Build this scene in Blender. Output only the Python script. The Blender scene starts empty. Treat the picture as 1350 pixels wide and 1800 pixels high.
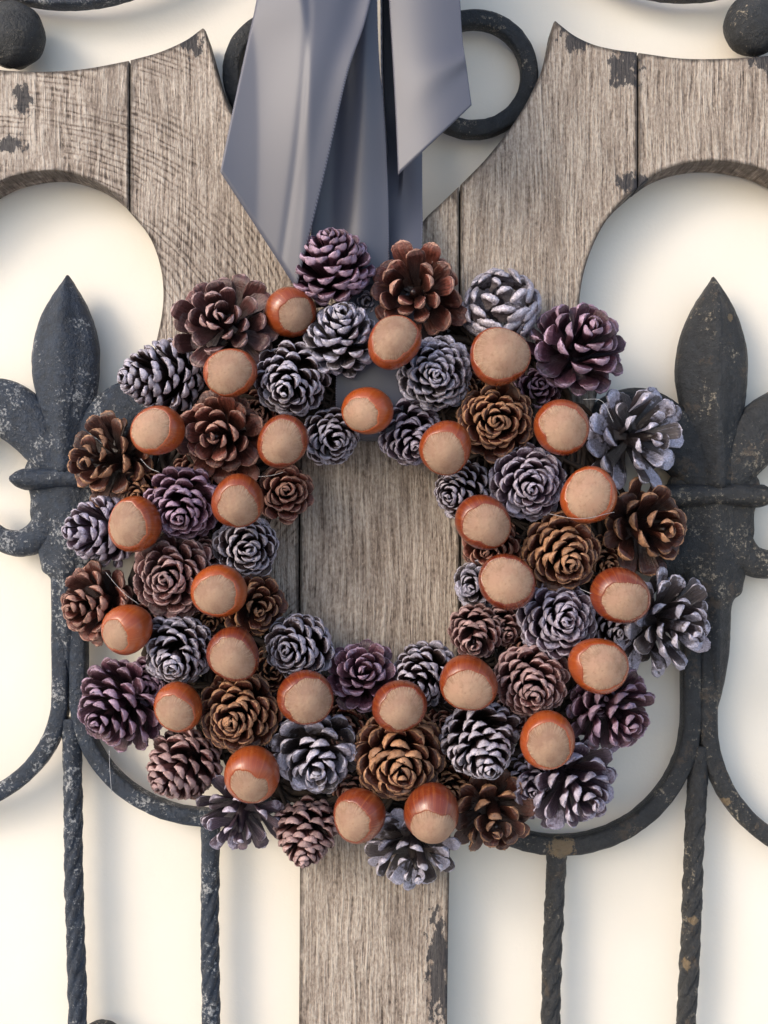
import bpy, math, random
import numpy as np
from mathutils import Vector, noise
from mathutils.geometry import delaunay_2d_cdt

random.seed(7)
rng = np.random.default_rng(11)
C = bpy.context.scene.collection
scn = bpy.context.scene

# ------------------------------------------------------------------ scale, camera, light
S = 0.00022          # metres per photo unit in the plane of the trellis (y = 0)
D = 0.42             # camera to that plane
Z0 = 1.5             # height of the camera

cam_data = bpy.data.cameras.new('camera')
cam_data.sensor_fit = 'HORIZONTAL'
cam_data.sensor_width = 36.0
cam_data.lens = 36.0 * D / (1350 * S)
cam_data.clip_start = 0.01
cam_data.clip_end = 200
cam = bpy.data.objects.new('camera', cam_data)
C.objects.link(cam)
cam.location = (0, -D, Z0)
cam.rotation_euler = (math.radians(90), 0, 0)
scn.camera = cam

SUN = Vector((-1.20, -1.0, 0.80)).normalized()      # towards the sun
el = math.asin(SUN.z)
az = math.atan2(SUN.x, SUN.y)
world = bpy.data.worlds.new('World')
scn.world = world
world.use_nodes = True
wn = world.node_tree
wn.nodes.clear()
sky = wn.nodes.new('ShaderNodeTexSky')
sky.sky_type = 'NISHITA'
sky.sun_disc = False
sky.sun_elevation = el
sky.sun_rotation = az
sky.air_density = 1.0
sky.dust_density = 2.0
sky.ozone_density = 1.0
bg = wn.nodes.new('ShaderNodeBackground')
bg.inputs['Strength'].default_value = 0.15
wo = wn.nodes.new('ShaderNodeOutputWorld')
wn.links.new(sky.outputs[0], bg.inputs[0])
wn.links.new(bg.outputs[0], wo.inputs[0])

sun_data = bpy.data.lights.new('sun', 'SUN')
sun_data.energy = 0.5
sun_data.angle = math.radians(16)
sun_data.color = (1.0, 0.93, 0.84)
sun = bpy.data.objects.new('sun', sun_data)
C.objects.link(sun)
sun.location = (-1, -1, 3)
sun.rotation_euler = SUN.to_track_quat('Z', 'Y').to_euler()

scn.view_settings.view_transform = 'Standard'
scn.view_settings.look = 'None'
scn.view_settings.exposure = 1.0
scn.view_settings.gamma = 1.0

# ------------------------------------------------------------------ helpers
def P(u, v, y=0.0):
    """a point of the place: photo units in the trellis plane, carried to depth y along the line of sight"""
    k = S * (D + y) / D
    return Vector(((u - 675) * k, y, Z0 + (900 - v) * k))

def smooth(a, b, x):
    t = np.clip((x - a) / (b - a), 0, 1)
    return t * t * (3 - 2 * t)

def catmull(pts, n):
    """n samples per span through pts (any number of columns)"""
    p = np.array(pts, float)
    q = np.vstack([2 * p[0] - p[1], p, 2 * p[-1] - p[-2]])
    out = []
    for i in range(1, len(q) - 2):
        for t in np.linspace(0, 1, n, endpoint=False):
            a, b, c, d = q[i - 1], q[i], q[i + 1], q[i + 2]
            out.append(0.5 * ((2 * b) + (-a + c) * t + (2 * a - 5 * b + 4 * c - d) * t * t + (-a + 3 * b - 3 * c + d) * t ** 3))
    out.append(p[-1])
    return np.array(out)

def new_mesh(name, verts, faces, mat, smooth_shade=True, attr=None):
    me = bpy.data.meshes.new(name)
    me.from_pydata([tuple(v) for v in verts], [], faces)
    if mat is not None:
        me.materials.append(mat)
    if smooth_shade:
        me.polygons.foreach_set('use_smooth', [True] * len(me.polygons))
    if attr is not None:
        a = me.color_attributes.new('info', 'FLOAT_COLOR', 'POINT')
        a.data.foreach_set('color', np.asarray(attr, np.float32).ravel())
    me.update()
    return me

def world_loc(o):
    p = Vector((0, 0, 0))
    while o is not None:
        p = p + o.location
        o = o.parent
    return p

def put(name, verts, faces, mat, parent=None, smooth_shade=True, attr=None, origin=None):
    """link ONE mesh object; verts in world space, origin at their middle (or as given)"""
    V = np.asarray(verts, float)
    o3 = np.array(origin) if origin is not None else (V.min(0) + V.max(0)) / 2
    me = new_mesh(name, V - o3, faces, mat, smooth_shade, attr)
    o = bpy.data.objects.new(name, me)
    C.objects.link(o)
    o.location = Vector(o3)
    if parent is not None:
        o.parent = parent
        o.location = Vector(o3) - world_loc(parent)
    return o

def empty(name, loc, label=None, cat=None, parent=None):
    o = bpy.data.objects.new(name, None)
    o.empty_display_size = 0.02
    C.objects.link(o)
    o.location = Vector(loc) - (world_loc(parent) if parent else Vector((0, 0, 0)))
    o.parent = parent
    if label: o['label'] = label
    if cat: o['category'] = cat
    return o

def sweep(path, section, closed=False, cap=True):
    """path: list of (point, right, out) frames; section(i) -> list of (a, b) offsets"""
    V, F = [], []
    n = len(path)
    for i, (p, r, q) in enumerate(path):
        sec = section(i)
        K = len(sec)
        for a, b in sec:
            V.append(p + r * a + q * b)
    for i in range(n - 1 + (1 if closed else 0)):
        j = (i + 1) % n
        for k in range(K):
            l = (k + 1) % K
            F.append((i * K + k, i * K + l, j * K + l, j * K + k))
    if cap and not closed:
        F.append(tuple(range(K))[::-1])
        F.append(tuple((n - 1) * K + k for k in range(K)))
    return V, F

def path_xz(pts, closed=False):
    """frames of a curve that lies in the plane of the trellis: pts of (u, v, y)"""
    W = [P(*p) for p in pts]
    out = []
    n = len(W)
    for i in range(n):
        a = W[(i - 1) % n] if closed else W[max(i - 1, 0)]
        b = W[(i + 1) % n] if closed else W[min(i + 1, n - 1)]
        t = (b - a).normalized()
        out_v = Vector((0, -1, 0))
        r = t.cross(out_v).normalized()
        out.append((W[i], r, out_v))
    return out

def roughen(V, amp=1.3, freq=0.075):
    out = []
    for p in V:
        p = Vector(p)
        q = p * (freq / S)
        out.append(p + (noise.noise_vector(q) * 0.65 + noise.noise_vector(q * 2.7) * 0.45) * (amp * S))
    return out

def superellipse(a, b, e, K):
    out = []
    for k in range(K):
        t = 2 * math.pi * k / K
        c, s = math.cos(t), math.sin(t)
        out.append((a * math.copysign(abs(c) ** e, c), b * math.copysign(abs(s) ** e, s)))
    return out

# ------------------------------------------------------------------ node helpers
class NT:
    def __init__(self, name):
        self.m = bpy.data.materials.new(name)
        self.m.use_nodes = True
        self.t = self.m.node_tree
        self.t.nodes.clear()
        self.out = self.t.nodes.new('ShaderNodeOutputMaterial')
        self.b = self.t.nodes.new('ShaderNodeBsdfPrincipled')
        self.t.links.new(self.b.outputs[0], self.out.inputs[0])
    def _in(self, sock, v):
        if v is None: return
        if isinstance(v, (int, float)):
            try: sock.default_value = v
            except TypeError: sock.default_value = (v, v, v, 1.0)[:len(sock.default_value)]
        elif isinstance(v, (tuple, list, Vector)):
            v = tuple(v)
            n = len(sock.default_value)
            sock.default_value = (v + (1.0,))[:n] if len(v) < n else v[:n]
        else:
            self.t.links.new(v, sock)
    def set(self, key, v):
        self._in(self.b.inputs[key], v)
    def math(self, op, a, b=None, c=None, clamp=False):
        n = self.t.nodes.new('ShaderNodeMath'); n.operation = op; n.use_clamp = clamp
        self._in(n.inputs[0], a); self._in(n.inputs[1], b); self._in(n.inputs[2], c)
        return n.outputs[0]
    def vmath(self, op, a, b=None):
        n = self.t.nodes.new('ShaderNodeVectorMath'); n.operation = op
        self._in(n.inputs[0], a); self._in(n.inputs[1], b)
        return n.outputs['Value'] if op in ('LENGTH', 'DISTANCE', 'DOT_PRODUCT') else n.outputs[0]
    def mix(self, f, a, b, mode='MIX'):
        n = self.t.nodes.new('ShaderNodeMix'); n.data_type = 'RGBA'; n.blend_type = mode; n.clamp_factor = True
        self._in(n.inputs[0], f); self._in(n.inputs[6], a); self._in(n.inputs[7], b)
        return n.outputs[2]
    def noise(self, vec, scale, detail=3, rough=0.5, dist=0.0):
        n = self.t.nodes.new('ShaderNodeTexNoise')
        self._in(n.inputs['Vector'], vec); n.inputs['Scale'].default_value = scale
        n.inputs['Detail'].default_value = detail; n.inputs['Roughness'].default_value = rough
        n.inputs['Distortion'].default_value = dist
        return n.outputs[0]
    def voronoi(self, vec, scale, feature='F1'):
        n = self.t.nodes.new('ShaderNodeTexVoronoi'); n.feature = feature
        self._in(n.inputs['Vector'], vec); n.inputs['Scale'].default_value = scale
        return n.outputs[0]
    def ramp(self, f, a, b):
        n = self.t.nodes.new('ShaderNodeMapRange'); n.interpolation_type = 'SMOOTHSTEP'
        self._in(n.inputs[0], f); n.inputs[1].default_value = a; n.inputs[2].default_value = b
        return n.outputs[0]
    def lin(self, f, a, b, c, d):
        n = self.t.nodes.new('ShaderNodeMapRange')
        self._in(n.inputs[0], f); n.inputs[1].default_value = a; n.inputs[2].default_value = b
        n.inputs[3].default_value = c; n.inputs[4].default_value = d
        return n.outputs[0]
    def attr(self, name='info'):
        n = self.t.nodes.new('ShaderNodeAttribute'); n.attribute_name = name
        s = self.t.nodes.new('ShaderNodeSeparateColor')
        self.t.links.new(n.outputs['Color'], s.inputs[0])
        return n.outputs['Color'], s.outputs[0], s.outputs[1], s.outputs[2], n.outputs['Alpha']
    def rand(self):
        return self.t.nodes.new('ShaderNodeObjectInfo').outputs['Random']
    def obj(self):
        return self.t.nodes.new('ShaderNodeTexCoord').outputs['Object']
    def pos(self):
        """world position in units of 100 photo units, origin at the photo's corner: (u, depth, -v)"""
        g = self.t.nodes.new('ShaderNodeNewGeometry').outputs['Position']
        n = self.t.nodes.new('ShaderNodeMapping'); n.vector_type = 'POINT'
        k = 1 / (100 * S)
        n.inputs['Scale'].default_value = (k, k, k)
        n.inputs['Location'].default_value = (6.75, 0, -Z0 * k - 9.0)
        self.t.links.new(g, n.inputs[0])
        return n.outputs[0]
    def scale(self, vec, s):
        n = self.t.nodes.new('ShaderNodeMapping')
        self._in(n.inputs[0], vec); n.inputs['Scale'].default_value = s
        return n.outputs[0]
    def spot(self, pos, u, v, ru, rv, warp=None):
        """soft ellipse (1 in the middle, 0 outside) at photo units u, v"""
        n = self.t.nodes.new('ShaderNodeMapping'); n.vector_type = 'TEXTURE'
        n.inputs['Location'].default_value = (u / 100, 0, -v / 100)
        n.inputs['Scale'].default_value = (ru / 100, 1e6, rv / 100)
        self.t.links.new(pos, n.inputs[0])
        l = self.vmath('LENGTH', n.outputs[0])
        return self.math('SUBTRACT', 1.0, l, clamp=True)
    def bump(self, h, strength, dist):
        n = self.t.nodes.new('ShaderNodeBump')
        n.inputs['Strength'].default_value = strength; n.inputs['Distance'].default_value = dist
        self._in(n.inputs['Height'], h)
        self.t.links.new(n.outputs[0], self.b.inputs['Normal'])

# ------------------------------------------------------------------ materials of the setting
def mat_wall():
    t = NT('cream_paint')
    p = t.pos()
    big = t.noise(p, 0.35, 2)
    fine = t.noise(p, 22, 4, 0.6)
    warm = t.mix(t.ramp(big, 0.3, 0.7), (0.79, 0.735, 0.645), (0.81, 0.765, 0.690))
    t.set('Base Color', t.mix(t.math('MULTIPLY', fine, 0.15), warm, (0.72, 0.68, 0.61)))
    t.set('Roughness', 0.62)
    t.bump(t.math('ADD', t.math('MULTIPLY', fine, 0.5), t.noise(p, 3.0, 3)), 0.25, 0.0006)
    return t.m

def mat_wood(name, arcs, tint):
    t = NT(name)
    p = t.pos()
    r = t.rand()
    off = t.t.nodes.new('ShaderNodeCombineXYZ')
    t._in(off.inputs[0], 0.0); t._in(off.inputs[1], t.math('MULTIPLY', r, 40.0)); t._in(off.inputs[2], t.math('MULTIPLY', r, 17.0))
    q = t.vmath('ADD', p, off.outputs[0])
    # slow sideways wander of the grain
    wob = t.noise(t.scale(q, (0.9, 0.3, 0.35)), 1.0, 2)
    sh = t.t.nodes.new('ShaderNodeCombineXYZ')
    t._in(sh.inputs[0], t.math('MULTIPLY', wob, 0.22))
    q = t.vmath('ADD', q, sh.outputs[0])
    g1 = t.noise(t.scale(q, (20, 2, 0.8)), 1.0, 5, 0.60)
    g2 = t.noise(t.scale(q, (56, 2, 3.2)), 1.0, 3, 0.6)
    g3 = t.noise(t.scale(q, (3.0, 1, 0.5)), 1.0, 3, 0.55)
    pit = t.noise(t.scale(q, (26, 2, 13)), 1.0, 3, 0.6)
    h = t.math('ADD', t.math('MULTIPLY', g1, 0.50), t.math('MULTIPLY', g2, 0.32))
    h = t.math('ADD', h, t.math('MULTIPLY', pit, 0.30))
    if arcs:
        d = t.vmath('SUBTRACT', p, (0.2, 0.0, -6.6))
        d = t.scale(d, (0.86, 0.0, 1.0))
        ln = t.vmath('LENGTH', d)
        ln = t.math('ADD', ln, t.math('MULTIPLY', t.noise(p, 1.6, 3), 0.14))
        one = t.t.nodes.new('ShaderNodeCombineXYZ'); t._in(one.inputs[0], ln)
        ln = t.math('ADD', ln, t.math('MULTIPLY', t.noise(one.outputs[0], 5.0, 2), 0.22))
        saw = t.math('SINE', t.math('MULTIPLY', ln, 60.0))
        saw = t.math('POWER', t.math('ADD', t.math('MULTIPLY', saw, 0.5), 0.5), 2.2)
        brk = t.ramp(t.noise(t.scale(p, (4, 1, 4)), 1.0, 5, 0.6), 0.28, 0.50)
        fade = t.math('MULTIPLY', brk, t.ramp(t.noise(p, 0.7, 2), 0.36, 0.52))
        h = t.math('SUBTRACT', h, t.math('MULTIPLY', t.math('MULTIPLY', saw, fade), 0.10))
    # colour follows the relief: pale rubbed ridges, brown hollows
    c = t.mix(t.ramp(h, 0.38, 0.54), (0.062, 0.045, 0.036), (0.335, 0.275, 0.230))
    c = t.mix(t.ramp(h, 0.48, 0.70), c, (0.66, 0.595, 0.525))
    c = t.mix(t.math('MULTIPLY', t.ramp(g3, 0.45, 0.75), 0.45), c, (0.15, 0.112, 0.090), 'MIX')
    fleck = t.ramp(t.noise(t.scale(q, (30, 2, 9)), 1.0, 2), 0.66, 0.74)
    c = t.mix(t.math('MULTIPLY', fleck, 0.7), c, (0.66, 0.58, 0.48))
    c = t.mix(1.0, c, tint, 'MULTIPLY')
    # worn dark rim of each board (attribute written on the outline)
    _, e, _g, _b, _a = t.attr()
    en = t.ramp(t.math('ADD', e, t.math('MULTIPLY', t.noise(p, 6, 4), 0.9)), 0.85, 1.35)
    c = t.mix(t.math('MULTIPLY', en, 0.75), c, (0.035, 0.026, 0.022))
    # chips of old dark paint
    chips = None
    for (u, v, ru, rv) in ((50, 185, 34, 42), (32, 262, 40, 26), (342, 82, 34, 48), (1092, 132, 46, 62), (1010, 80, 50, 40), (770, 1690, 36, 170), (1350, 115, 70, 50), (1110, 330, 60, 30)):
        s = t.spot(p, u, v, ru, rv)
        chips = s if chips is None else t.math('MAXIMUM', chips, s)
    cn = t.noise(t.scale(q, (9, 1, 5)), 1.0, 5, 0.65)
    cm = t.ramp(t.math('ADD', t.math('MULTIPLY', chips, 0.50), cn), 0.70, 0.78)
    cm = t.math('MULTIPLY', cm, t.ramp(chips, 0.0, 0.12))
    c = t.mix(t.math('MULTIPLY', cm, 0.88), c, (0.020, 0.022, 0.030))
    t.set('Base Color', c)
    t.set('Roughness', t.lin(h, 0.3, 0.8, 0.75, 0.5))
    t.set('Specular IOR Level', 0.35)
    t.bump(h, 1.0, 0.0024)
    return t.m

def mat_iron(name, base, wear, wear_amt, rust, rust_amt, spots=()):
    t = NT(name)
    p = t.pos()
    n1 = t.noise(p, 7.0, 5, 0.65)
    n2 = t.noise(p, 17.0, 5, 0.72)
    n3 = t.noise(p, 1.9, 3)
    sp = t.ramp(t.math('ADD', n2, t.math('MULTIPLY', t.math('SUBTRACT', n3, 0.5), 0.55)), 0.66 - wear_amt * 0.11, 0.80 - wear_amt * 0.10)
    c = t.mix(t.ramp(n1, 0.30, 0.72), tuple(x * 0.7 for x in base), tuple(x * 1.5 for x in base))
    c = t.mix(t.math('MULTIPLY', sp, 0.85), c, wear)
    tiny = t.ramp(t.noise(p, 36, 2), 0.70, 0.76)
    c = t.mix(t.math('MULTIPLY', tiny, 0.4 * wear_amt), c, wear)
    rm = t.ramp(t.math('ADD', t.noise(p, 2.4, 5, 0.7), t.math('MULTIPLY', n2, 0.25)), 0.92 - rust_amt, 1.02 - rust_amt)
    c = t.mix(t.math('MULTIPLY', rm, 0.8), c, rust)
    if spots:
        m = None
        for s in spots:
            x = t.spot(p, *s)
            m = x if m is None else t.math('MAXIMUM', m, x)
        m = t.ramp(t.math('ADD', m, t.math('MULTIPLY', t.noise(p, 13, 4, 0.65), 1.5)), 1.05, 1.22)
        m = t.math('MULTIPLY', m, 0.75)
        c = t.mix(m, c, (0.19, 0.135, 0.075))
    t.set('Base Color', c)
    t.set('Roughness', t.lin(n2, 0.3, 0.7, 0.34, 0.60))
    t.set('Specular IOR Level', 0.5)
    h = t.math('ADD', t.math('MULTIPLY', n1, 0.7), t.math('MULTIPLY', n2, 0.6))
    t.bump(h, 1.0, 0.0014)
    return t.m

def mat_ribbon():
    t = NT('grey_satin')
    _, s, w, _b, _a = t.attr()          # s along, w across 0..1
    cv = t.t.nodes.new('ShaderNodeCombineXYZ')
    t._in(cv.inputs[0], t.math('MULTIPLY', w, 160.0)); t._in(cv.inputs[1], t.math('MULTIPLY', s, 900.0))
    weave = t.noise(cv.outputs[0], 1.0, 1)
    edge = t.math('ABSOLUTE', t.math('SUBTRACT', w, 0.5))
    sel = t.ramp(edge, 0.480, 0.487)
    stitch = t.math('ADD', t.math('MULTIPLY', t.math('SINE', t.math('MULTIPLY', s, 1000.0)), 0.5), 0.5)
    c = t.mix(t.math('MULTIPLY', weave, 0.25), (0.066, 0.071, 0.100), (0.080, 0.085, 0.118))
    c = t.mix(sel, c, t.mix(t.ramp(stitch, 0.35, 0.6), (0.065, 0.065, 0.09), (0.15, 0.15, 0.19)))
    t.set('Base Color', c)
    t.set('Roughness', 0.40)
    t.set('Specular IOR Level', 0.50)
    t.set('Sheen Weight', 0.10)
    t.set('Sheen Roughness', 0.4)
    h = t.math('ADD', t.math('MULTIPLY', weave, 0.25), t.math('MULTIPLY', t.math('MULTIPLY', sel, stitch), 1.0))
    t.bump(h, 0.35, 0.0002)
    return t.m

def mat_cone(name, inner, face, rim, paint, cover, edge_gain=1.0, metal=0.0):
    t = NT(name)
    _, v, rnd, side, edge = t.attr()
    p = t.scale(t.obj(), (1 / (100 * S),) * 3)
    n = t.noise(p, 9, 4, 0.6)
    nf = t.noise(p, 34, 3, 0.6)
    nb = t.noise(p, 1.7, 2)
    cv = t.t.nodes.new('ShaderNodeCombineXYZ')
    t._in(cv.inputs[0], t.math('MULTIPLY', side, 11.0)); t._in(cv.inputs[1], t.math('MULTIPLY', v, 2.4)); t._in(cv.inputs[2], t.math('MULTIPLY', rnd, 90.0))
    fib = t.noise(cv.outputs[0], 1.0, 4, 0.65)
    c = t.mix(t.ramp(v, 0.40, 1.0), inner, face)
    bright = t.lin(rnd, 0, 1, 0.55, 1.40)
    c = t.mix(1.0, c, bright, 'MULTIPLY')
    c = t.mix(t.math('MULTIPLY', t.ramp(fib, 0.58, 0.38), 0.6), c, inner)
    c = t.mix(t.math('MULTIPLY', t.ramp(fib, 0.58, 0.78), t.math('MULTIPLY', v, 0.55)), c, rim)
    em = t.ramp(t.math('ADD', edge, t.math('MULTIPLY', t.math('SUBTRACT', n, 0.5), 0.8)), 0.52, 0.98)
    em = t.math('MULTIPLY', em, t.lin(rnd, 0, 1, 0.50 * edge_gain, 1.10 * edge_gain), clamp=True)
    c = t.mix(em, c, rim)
    # brushed-on paint catches the tips
    pm = t.math('ADD', t.math('MULTIPLY', v, 0.62), t.math('MULTIPLY', n, 0.75))
    pm = t.math('ADD', pm, t.math('MULTIPLY', nb, 0.6))
    pm = t.math('ADD', pm, t.math('MULTIPLY', t.math('SUBTRACT', rnd, 0.5), 0.45))
    pm = t.ramp(pm, 1.62 - 0.62 * cover, 1.78 - 0.62 * cover)
    if cover > 0:
        c = t.mix(t.math('MULTIPLY', pm, 0.9), c, t.mix(t.ramp(nf, 0.4, 0.65), tuple(x * 0.62 for x in paint), paint))
        t.set('Metallic', t.math('MULTIPLY', pm, metal))
    t.set('Base Color', c)
    t.set('Roughness', t.lin(nf, 0.3, 0.7, 0.26, 0.52))
    t.set('Specular IOR Level', 0.6)
    hh = t.math('ADD', t.math('MULTIPLY', n, 0.6), t.math('MULTIPLY', nf, 0.3))
    t.bump(t.math('ADD', hh, t.math('MULTIPLY', fib, 0.7)), 0.8, 0.0008)
    return t.m

def mat_shell():
    t = NT('hazelnut_shell')
    col, a, b, rad, _ = t.attr()
    cv = t.t.nodes.new('ShaderNodeCombineXYZ')
    t._in(cv.inputs[0], t.math('MULTIPLY', a, 26.0)); t._in(cv.inputs[1], t.math('MULTIPLY', b, 26.0)); t._in(cv.inputs[2], t.math('MULTIPLY', rad, 1.2))
    st = t.noise(cv.outputs[0], 1.0, 3, 0.6)
    p = t.scale(t.obj(), (1 / (100 * S),) * 3)
    n = t.noise(p, 2.2, 3)
    r = t.rand()
    c = t.mix(r, (0.12, 0.016, 0.006), (0.32, 0.060, 0.010))
    c = t.mix(t.math('MULTIPLY', t.ramp(st, 0.45, 0.80), 0.45), c, (0.50, 0.15, 0.035))
    c = t.mix(t.math('MULTIPLY', t.ramp(n, 0.45, 0.75), 0.6), c, (0.17, 0.030, 0.010))
    c = t.mix(t.math('MULTIPLY', t.ramp(t.noise(p, 30, 2), 0.70, 0.78), 0.45), c, (0.65, 0.40, 0.22))
    t.set('Base Color', c)
    t.set('Roughness', t.lin(n, 0.3, 0.7, 0.24, 0.42))
    t.set('Coat Weight', 0.40)
    t.set('Coat Roughness', 0.2)
    t.bump(st, 0.25, 0.0005)
    return t.m

def mat_hilum():
    t = NT('hazelnut_scar')
    col, a, b, rad, _ = t.attr()
    cv = t.t.nodes.new('ShaderNodeCombineXYZ')
    t._in(cv.inputs[0], t.math('MULTIPLY', a, 60.0)); t._in(cv.inputs[1], t.math('MULTIPLY', b, 60.0)); t._in(cv.inputs[2], t.math('MULTIPLY', rad, 1.6))
    st = t.noise(cv.outputs[0], 1.0, 3, 0.65)
    p = t.scale(t.obj(), (1 / (100 * S),) * 3)
    n = t.noise(p, 6, 4, 0.6)
    r = t.rand()
    c = t.mix(r, (0.245, 0.142, 0.098), (0.375, 0.222, 0.152))
    c = t.mix(t.math('MULTIPLY', t.ramp(n, 0.40, 0.68), 0.75), c, (0.20, 0.108, 0.064))
    c = t.mix(t.math('MULTIPLY', t.ramp(t.noise(p, 2.6, 4, 0.6), 0.42, 0.66), 0.55), c, (0.43, 0.29, 0.20))
    rs = t.math('MULTIPLY', t.ramp(rad, 0.45, 0.95), t.ramp(st, 0.45, 0.62))
    c = t.mix(t.math('MULTIPLY', rs, 0.35), c, (0.50, 0.36, 0.25))
    c = t.mix(t.math('MULTIPLY', t.math('MULTIPLY', t.ramp(rad, 0.80, 0.98), t.ramp(st, 0.56, 0.44)), 0.75), c, (0.24, 0.10, 0.045))
    c = t.mix(t.math('MULTIPLY', t.ramp(t.noise(p, 26, 3), 0.60, 0.72), 0.45), c, (0.25, 0.14, 0.085))
    c = t.mix(t.math('MULTIPLY', t.math('MULTIPLY', t.ramp(rad, 0.35, 0.0), t.ramp(n, .4, .6)), t.math('MULTIPLY', r, 0.5)), c, (0.30, 0.18, 0.12))
    t.set('Base Color', c)
    t.set('Roughness', 0.66)
    t.set('Specular IOR Level', 0.3)
    t.bump(t.math('ADD', t.math('MULTIPLY', n, 0.6), t.math('MULTIPLY', t.math('MULTIPLY', st, t.ramp(rad, 0.5, 1.0)), 0.7)), 0.7, 0.0009)
    return t.m

def mat_twig():
    t = NT('dark_twig')
    p = t.pos()
    n = t.noise(p, 9, 4, 0.6)
    t.set('Base Color', t.mix(n, (0.010, 0.006, 0.005), (0.038, 0.022, 0.014)))
    t.set('Roughness', 0.8)
    t.bump(n, 0.7, 0.0008)
    return t.m

def mat_thread():
    t = NT('glue_thread')
    t.set('Base Color', (0.55, 0.55, 0.58))
    t.set('Roughness', 0.3)
    t.set('Transmission Weight', 0.3)
    return t.m

M_WALL = mat_wall()
M_WOOD_ARC = mat_wood('sawn_grey_wood', True, (0.99, 0.965, 0.955))
M_WOOD = mat_wood('grey_brown_wood', False, (0.91, 0.875, 0.845))
M_IRON = mat_iron('blue_black_iron', (0.014, 0.023, 0.040), (0.40, 0.405, 0.41), 1.0, (0.07, 0.055, 0.045), 0.03)
M_IRON_R = mat_iron('brown_black_iron', (0.016, 0.0175, 0.020), (0.30, 0.26, 0.20), 0.75, (0.065, 0.048, 0.034), 0.22,
                    ((985, 1485, 38, 26), (1214, 1612, 13, 12), (1203, 1690, 10, 16), (1272, 1405, 14, 12), (1275, 562, 9, 12)))
M_IRON_T = mat_iron('pitted_black_iron', (0.013, 0.015, 0.018), (0.34, 0.29, 0.22), 0.45, (0.10, 0.062, 0.035), 0.12)
M_RIBBON = mat_ribbon()
M_SHELL = mat_shell()
M_HILUM = mat_hilum()
M_TWIG = mat_twig()
M_THREAD = mat_thread()
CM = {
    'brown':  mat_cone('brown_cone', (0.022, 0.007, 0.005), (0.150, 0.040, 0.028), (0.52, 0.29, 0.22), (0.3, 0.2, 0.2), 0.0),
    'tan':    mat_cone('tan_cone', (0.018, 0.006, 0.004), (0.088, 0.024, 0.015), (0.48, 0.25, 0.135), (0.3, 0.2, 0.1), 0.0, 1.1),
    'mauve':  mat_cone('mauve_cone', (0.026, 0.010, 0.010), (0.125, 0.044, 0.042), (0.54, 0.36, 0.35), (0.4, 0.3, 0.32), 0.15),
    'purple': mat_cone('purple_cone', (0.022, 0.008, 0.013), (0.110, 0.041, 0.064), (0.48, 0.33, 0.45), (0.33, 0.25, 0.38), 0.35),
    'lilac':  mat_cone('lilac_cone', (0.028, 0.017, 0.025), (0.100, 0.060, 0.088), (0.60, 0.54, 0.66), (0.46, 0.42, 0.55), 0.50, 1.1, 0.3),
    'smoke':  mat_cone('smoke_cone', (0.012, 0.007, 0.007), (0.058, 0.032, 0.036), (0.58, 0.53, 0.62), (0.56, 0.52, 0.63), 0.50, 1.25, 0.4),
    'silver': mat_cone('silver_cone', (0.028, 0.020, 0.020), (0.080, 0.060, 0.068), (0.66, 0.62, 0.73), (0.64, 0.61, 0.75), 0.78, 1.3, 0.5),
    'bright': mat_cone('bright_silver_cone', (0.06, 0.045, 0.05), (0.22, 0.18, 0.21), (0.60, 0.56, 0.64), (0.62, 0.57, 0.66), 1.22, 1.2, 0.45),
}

# ------------------------------------------------------------------ wall
def build_wall():
    y = 0.0105
    V = [(a, b, c) for b in (y, y + 0.12) for a, c in ((-1.6, -0.02), (1.6, -0.02), (1.6, 2.8), (-1.6, 2.8))]
    F = [(0, 1, 2, 3), (5, 4, 7, 6), (4, 0, 3, 7), (1, 5, 6, 2), (3, 2, 6, 7), (4, 5, 1, 0)]
    o = put('wall', V, F, M_WALL, None, False)
    o['kind'] = 'structure'
build_wall()
def build_bounce_ground():  # unseen pale ground below the view, added to bounce light upward
    t = NT('pale_bounce_paving')
    n = t.noise(t.pos(), 0.05, 4)
    t.set('Base Color', t.mix(n, (0.44, 0.42, 0.39), (0.54, 0.52, 0.49)))
    t.set('Roughness', 0.85)
    V = [(-60, -120, 0), (60, -120, 0), (60, 0.0, 0), (-60, 0.0, 0)]
    o = put('bounce_ground', V, [(0, 1, 2, 3)], t.m, None, False)
    o['kind'] = 'structure'
build_bounce_ground()

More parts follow.
